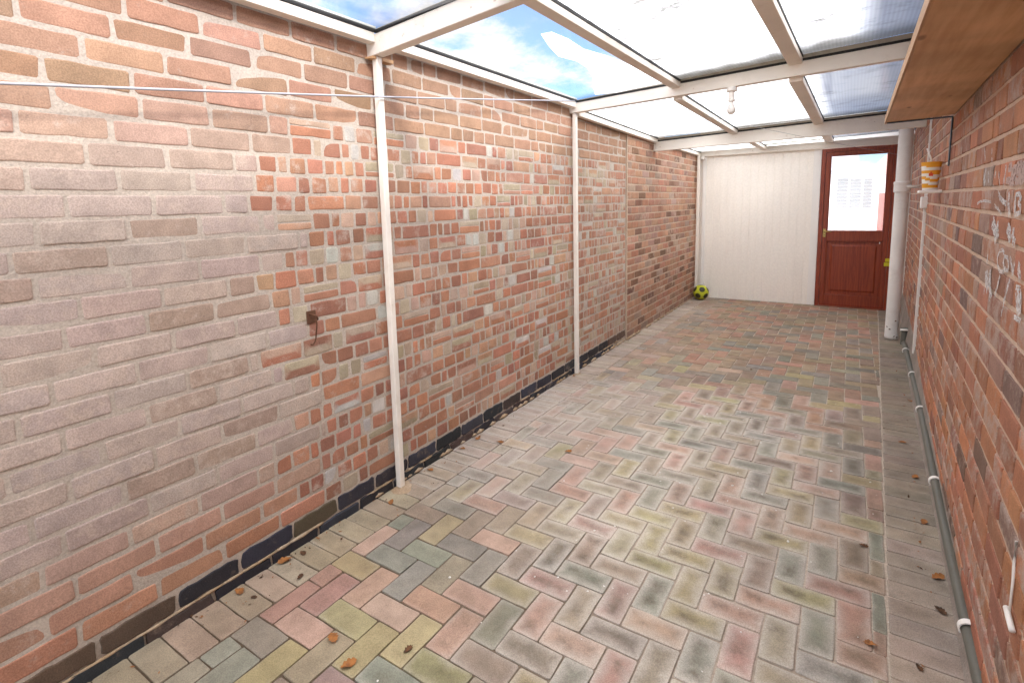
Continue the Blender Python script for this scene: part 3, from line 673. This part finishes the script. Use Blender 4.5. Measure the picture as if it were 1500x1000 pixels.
# ---------------------------------------------------------------- shelf
sh=thing("wooden_shelf","wide pine board shelf fixed high on the house wall above the chalk writing","shelf",(2.2,2.2,1.875))
zs=1.875; th=.038
mb=MB(); ox=lambda y:2.077+.0083*(y-1.535); ix=lambda y:wx(y)-.006
mb.hexa([(ox(.1),.1,zs),(ix(.1),.1,zs),(ix(3.74),3.74,zs),(ox(3.94),3.94,zs),(ox(.1),.1,zs+th),(ix(.1),.1,zs+th),(ix(3.74),3.74,zs+th),(ox(3.94),3.94,zs+th)])
mb.build("board",M['pine'],sh,bevel=.003)
mb=MB(); mb.hexa([(ox(.1)-.006,.1,zs-.001),(ox(.1)-.0005,.1,zs-.001),(ox(3.94)-.0005,3.94,zs-.001),(ox(3.94)-.006,3.94,zs-.001),(ox(.1)-.006,.1,zs+th+.001),(ox(.1)-.0005,.1,zs+th+.001),(ox(3.94)-.0005,3.94,zs+th+.001),(ox(3.94)-.006,3.94,zs+th+.001)]); mb.build("front_lipping",M['pine_edge'],sh)
for y in (3.80,1.0):
    mb=MB(); x1=wx(y); w=.016
    mb.hexa([(2.10,y+.06-w,zs-.007),(x1-.008,y-w,zs-.007),(x1-.008,y+w,zs-.007),(2.10,y+.06+w,zs-.007),(2.10,y+.06-w,zs-.001),(x1-.008,y-w,zs-.001),(x1-.008,y+w,zs-.001),(2.10,y+.06+w,zs-.001)])
    mb.box(x1-.0135,x1-.0075,y-w,y+w,zs-.27,zs-.0015); bo=mb.build("bracket",M['steel'],sh,bevel=.001)
    mb=MB(); mb.tube([(x1-.013,y,zs-.255),(x1-.019,y,zs-.255)],.008,10); mb.build("screw",M['upvc'],bo)

# ---------------------------------------------------------------- ball
bx,by,br=.150,7.90,.11
me=bpy.data.meshes.new("football"); bm=bmesh.new(); bmesh.ops.create_icosphere(bm,subdivisions=5,radius=br)
g=(1+5**.5)/2; ic=[Vector(v).normalized() for v in [(s1*a,s2*b,0) for a,b in((1,g),) for s1 in(1,-1) for s2 in(1,-1)]+[(0,s1*1,s2*g) for s1 in(1,-1) for s2 in(1,-1)]+[(s2*g,0,s1*1) for s1 in(1,-1) for s2 in(1,-1)]]
rot=Matrix.Rotation(.5,3,'X')@Matrix.Rotation(.35,3,'Z')@Matrix.Rotation(.2,3,'Y'); ic=[rot@v for v in ic]
for f in bm.faces:
    f.smooth=True; c=f.calc_center_median().normalized(); d=max(c.dot(v) for v in ic); f.material_index=1 if d>cos(R(21.5)) else 0
bm.to_mesh(me); bm.free(); me.materials.append(M['lime']); me.materials.append(M['ballblack'])
o=bpy.data.objects.new("football",me); COL.objects.link(o); o.location=(bx,by,br+.001); tag(o,"lime yellow football with dark patches in the far left corner","ball")

# ---------------------------------------------------------------- leaves
def leaf_mesh(name,seed,mat):
    rs=random.Random(seed); me=bpy.data.meshes.new(name); bm=bmesh.new(); n=22; rows=[]
    cu=rs.uniform(5,11); tw=rs.uniform(-3,3)
    for i in range(n+1):
        f=i/n; x=(f-.5)*.075; w=.022*sin(pi*min(1,f*1.02))**.7*(.62+.38*abs(sin(f*pi*4.2+rs.uniform(-.2,.2))))+.0012
        if f<.12: w=.0014
        row=[]
        for k in range(-2,3):
            y=w*k/2; z=.006+cu*(y*y)*1.6+.010*sin(f*pi*1.6+tw)*abs(f-.35)+tw*x*y*6+rs.uniform(-.0012,.0012)
            row.append(bm.verts.new((x,y,max(.001,z))))
        rows.append(row)
    for a,b in zip(rows,rows[1:]):
        for k in range(4): f=bm.faces.new((a[k],a[k+1],b[k+1],b[k])); f.smooth=True
    bm.to_mesh(me); bm.free(); me.materials.append(mat); return me
LM=[leaf_mesh("leaf",s,M['leaf']) for s in (1,2,3,4)]; DM=[leaf_mesh("dark_leaf",s,M['leaf_dark']) for s in (5,6)]
LV=[((.035,1.162),0,1.25,"large tan dry leaf against the black base of the left wall"),
((.06,1.233),1,.8,"dark leaf scrap just beyond the large tan leaf at the left wall"),
((.045,.964),0,1.05,"orange-brown leaf at the left wall nearest the bottom left corner"),
((.12,.975),1,.55,"dark leaf fragment on a grey border block near the left wall"),
((.175,1.137),1,.65,"dark leaf fragment on the border blocks below the large tan leaf"),
((.537,1.006),0,1.15,"tan curled leaf on a cream paver, upper of two at the bottom left"),
((.668,.960),0,1.1,"tan curled leaf on a pink paver, lower of two at the bottom left"),
((.791,1.105),1,.75,"small dark brown leaf on a grey-green paver at the bottom of the picture"),
((.618,2.622),0,.95,"lone orange leaf on the dusty paving between the two posts"),
((.20,2.528),0,1.0,"pale brown leaf on the dusty border between the posts"),
((.05,2.499),0,1.1,"brown leaf against the wall base midway between the posts"),
((.055,2.047),0,.9,"brown leaf at the wall base just past the near post"),
((.10,1.704),0,.9,"brown leaf on the border in front of the near post foot"),
((.05,2.34),0,.8,"brown leaf at the wall base, second past the near post"),
((2.075,1.907),0,.8,"bright orange leaf by the joint of the right border, lower right"),
((2.065,2.48),1,.7,"dark curled leaf scrap on a pink paver near the right border"),
((2.276,3.714),0,.9,"tan leaf on the right border halfway along the waste pipe"),
((2.300,3.263),0,1.0,"orange leaf with long stalk touching the waste pipe at its third white clip"),
((2.295,2.81),0,.9,"small orange leaf beside the waste pipe between two white clips"),
((2.300,2.399),0,1.1,"large tan leaf beside the waste pipe above the nearest clip"),
((2.285,2.20),1,.9,"dark stalk-like leaf beside the waste pipe just above the nearest clip"),
((2.20,1.88),1,.6,"dark leaf scrap on the right border at the bottom of the picture"),
((2.372,4.52),0,.9,"brown leaf beside the waste pipe near its far clips"),
((.045,3.88),0,.8,"rust brown leaf by the foot of the far post"),
((1.30,4.75),1,.7,"small dark leaf alone on the far paving")]
for (x,y),k,s,lab in LV:
    o=bpy.data.objects.new("dry_leaf",random.choice(DM if k else LM)); COL.objects.link(o)
    o.location=(x,y,.0015); o.rotation_euler=(0,0,uni(0,6.28)); s*=.68; o.scale=(s,s,s*uni(.8,1.2)); tag(o,lab,"leaf","dry leaves scattered on the paving")
mb=MB()
for k in range(420):                                # crumbs of leaf and grit swept against the two walls
    y=uni(.5,7.9)
    if k<330: x=.215-abs(random.gauss(0,.07)) if rnd()<.2 else .012+abs(random.gauss(0,.035))
    else: x=wx(y)-.075-abs(random.gauss(0,.035))
    s_=uni(.0018,.0055)*(1.7 if rnd()<.12 else 1); c=Vector((x,y,.003+s_*.3)); d=Vector((uni(-1,1),uni(-1,1),uni(-.3,.3))).normalized(); e=d.cross(Vector((uni(-.4,.4),uni(-.4,.4),1))).normalized()
    mb.add([c-d*s_*1.4,c+e*s_*.6,c+d*s_*1.3,c-e*s_*.7],[(0,1,2,3)],mi=0 if rnd()<.5 else 1)
o=mb.build("leaf_litter",[M['leaf'],M['leaf_dark']]); tag(o,"fine brown leaf crumbs and grit gathered along the foot of both brick walls","litter"); o["kind"]="stuff"
mb=MB()
for k in range(150):
    if k<100: x,y=random.gauss(1.45,.42),random.gauss(3.0,1.1)
    else: x,y=uni(.25,2.3),uni(.8,6.5)
    if not .1<x<2.25 or y<.5: continue
    s=uni(.0018,.0045)*(1.9 if rnd()<.10 else 1); a=[uni(.6,1.3)*s for _ in range(5)]; r0=uni(0,6)
    pts=[(x+a[j]*cos(r0+j*1.257),y+a[j]*sin(r0+j*1.257),.0035) for j in range(5)]+[(x,y,.0035+s*.7)]
    mb.add(pts,[(j,(j+1)%5,5) for j in range(5)])
o=mb.build("paint_flakes",M['flecks']); tag(o,"tiny white paint flakes scattered over the paving","debris"); o["kind"]="stuff"

# ---------------------------------------------------------------- beyond the door
gr=thing("garage","pale rendered building with slatted grey shutters seen through the door window","building",(1.2,16,0))
mb=MB(); mb.box(-3,2.46,16,20,-.06,2.02); mb.build("wall",M['render'],gr)
mb=MB(); mb.hexa([(-3.2,15.8,2.021),(2.05,15.8,2.021),(2.05,20,3.2),(-3.2,20,3.2),(-3.2,15.8,2.12),(2.05,15.8,2.12),(2.05,20,3.3),(-3.2,20,3.3)]); mb.build("roof",M['tile'],gr)
for x0,x1 in ((1.62,1.85),(1.90,2.14),(2.19,2.37)):
    mb=MB(); z=1.16
    while z<1.84: mb.hexa([(x0,15.97,z),(x1,15.97,z),(x1,15.999,z),(x0,15.999,z),(x0,15.95,z+.05),(x1,15.95,z+.05),(x1,15.999,z+.06),(x0,15.999,z+.06)]); z+=.085
    mb.build("shutter",M['shutter'],gr)
mb=MB()
x=2.37
while x<3.6: mb.box(x,x+.095,12,12.02,-.05,1.50+uni(-.01,.01)); x+=.1
tag(mb.build("garden_fence",M['fence']),"red-brown board fence at the right of the door window","fence")
mb=MB()
for k in range(240):
    c=Vector((2.62+random.gauss(0,.14),11.7+random.gauss(0,.1),uni(0,.6))); s=uni(.02,.05); d=Vector((uni(-1,1),uni(-1,1),uni(-1,1))).normalized(); e=d.orthogonal().normalized()
    mb.add([c-d*s,c+e*s*.6,c+d*s,c-e*s*.6],[(0,1,2,3)])
tag(mb.build("low_bush",M['hedge']),"yellowish low bush in front of the red-brown fence","bush")
hs=thing("far_house","distant house with pinkish tiled roof seen through the top of the door window","house",(5,30,0))
mb=MB(); mb.box(2.6,10,30,36,-.06,2.4); mb.build("wall",M['render'],hs)
mb=MB(); mb.hexa([(2.3,29.7,2.401),(10.2,29.7,2.401),(10.2,36.2,2.401),(2.3,36.2,2.401),(4.2,32,4.4),(8.4,32,4.4),(8.4,34,4.4),(4.2,34,4.4)]); mb.build("roof",M['pinktile'],hs)

# ---------------------------------------------------------------- light and sky
SUN_EL,SUN_AZ=R(42),R(-25)       # azimuth measured from +x towards +y
w=bpy.data.worlds.new("World"); S.world=w; w.use_nodes=True; nt=w.node_tree; nt.nodes.clear()
N_=lambda k,**kw:(lambda x:[setattr(x,a,b) for a,b in kw.items()] and x or x)(nt.nodes.new(k))
out=N_("ShaderNodeOutputWorld"); sky=nt.nodes.new("ShaderNodeTexSky"); sky.sky_type='NISHITA'; sky.sun_disc=False; sky.sun_elevation=SUN_EL; sky.sun_rotation=pi/2-SUN_AZ
sky.air_density=1.0; sky.dust_density=.4; sky.ozone_density=3
b1=nt.nodes.new("ShaderNodeBackground"); b1.inputs[1].default_value=.15; tn=nt.nodes.new("ShaderNodeVectorMath"); tn.operation='MULTIPLY'; tn.inputs[1].default_value=(1.0,1.5,2.05); nt.links.new(sky.outputs[0],tn.inputs[0]); nt.links.new(tn.outputs[0],b1.inputs[0])
tc=nt.nodes.new("ShaderNodeTexCoord");
b2=nt.nodes.new("ShaderNodeBackground"); b2.inputs[0].default_value=(1,.968,.918,1); 
lw=nt.nodes.new("ShaderNodeVectorMath"); lw.operation='DOT_PRODUCT'; lw.inputs[1].default_value=(.55,-.12,.95); nt.links.new(tc.outputs["Generated"],lw.inputs[0])
lr=nt.nodes.new("ShaderNodeMapRange"); lr.interpolation_type='SMOOTHSTEP'; nt.links.new(lw.outputs["Value"],lr.inputs[0])
for i_,v_ in zip((1,2,3,4),(.10,.85,1.5,13.)): lr.inputs[i_].default_value=v_
nt.links.new(lr.outputs[0],b2.inputs[1])
sx=nt.nodes.new("ShaderNodeSeparateXYZ"); nt.links.new(tc.outputs["Generated"],sx.inputs[0])
ad=nt.nodes.new("ShaderNodeMath"); ad.operation='ADD'; ad.inputs[1].default_value=.22; nt.links.new(sx.outputs[2],ad.inputs[0])
dv=nt.nodes.new("ShaderNodeVectorMath"); dv.operation='DIVIDE'; nt.links.new(tc.outputs["Generated"],dv.inputs[0]); nt.links.new(ad.outputs[0],dv.inputs[1])
no=nt.nodes.new("ShaderNodeTexNoise"); no.inputs["Scale"].default_value=2.6; no.inputs["Detail"].default_value=9; no.inputs["Roughness"].default_value=.6; no.inputs["Distortion"].default_value=.25; nt.links.new(dv.outputs[0],no.inputs["Vector"])
mr=nt.nodes.new("ShaderNodeMapRange"); mr.interpolation_type='SMOOTHSTEP'; nt.links.new(no.outputs["Fac"],mr.inputs[0]); mr.inputs[1].default_value=.40; mr.inputs[2].default_value=.66; mr.inputs[3].default_value=0; mr.inputs[4].default_value=1
ms=nt.nodes.new("ShaderNodeMixShader"); nt.links.new(mr.outputs[0],ms.inputs[0]); nt.links.new(b1.outputs[0],ms.inputs[1]); nt.links.new(b2.outputs[0],ms.inputs[2]); nt.links.new(ms.outputs[0],out.inputs[0])
sl=bpy.data.lights.new("sun","SUN"); sl.energy=5.0; sl.angle=R(12); sl.color=(1,.95,.88)
so=bpy.data.objects.new("sun",sl); COL.objects.link(so); d=Vector((cos(SUN_EL)*cos(SUN_AZ),cos(SUN_EL)*sin(SUN_AZ),sin(SUN_EL))); so.rotation_euler=d.to_track_quat('Z','Y').to_euler(); so.location=d*20

# ---------------------------------------------------------------- camera
yaw,pitch,roll=.5734,.1327,-.0243
f=Vector((-sin(yaw),cos(yaw),0)); r=Vector((cos(yaw),sin(yaw),0)); u=Vector((0,0,1))
f2=f*cos(pitch)-u*sin(pitch); u2=u*cos(pitch)+f*sin(pitch); r2=r*cos(roll)+u2*sin(roll); u3=u2*cos(roll)-r*sin(roll)
cam=bpy.data.cameras.new("camera"); co=bpy.data.objects.new("camera",cam); COL.objects.link(co)
m=Matrix((r2,u3,-f2)).transposed().to_4x4(); m.translation=(1.949,0,1.45); co.matrix_world=m
cam.sensor_width=36; cam.lens=768.2/1500*36; cam.shift_y=(402.8-500)/1500; cam.clip_start=.02; cam.clip_end=1000
S.camera=co
S.view_settings.view_transform='Standard'; S.view_settings.look='None'; S.view_settings.exposure=0; S.view_settings.gamma=1
c=S.cycles; c.max_bounces=10; c.diffuse_bounces=6; c.transparent_max_bounces=12; c.caustics_reflective=False; c.caustics_refractive=False; c.sample_clamp_indirect=8; c.use_denoising=True
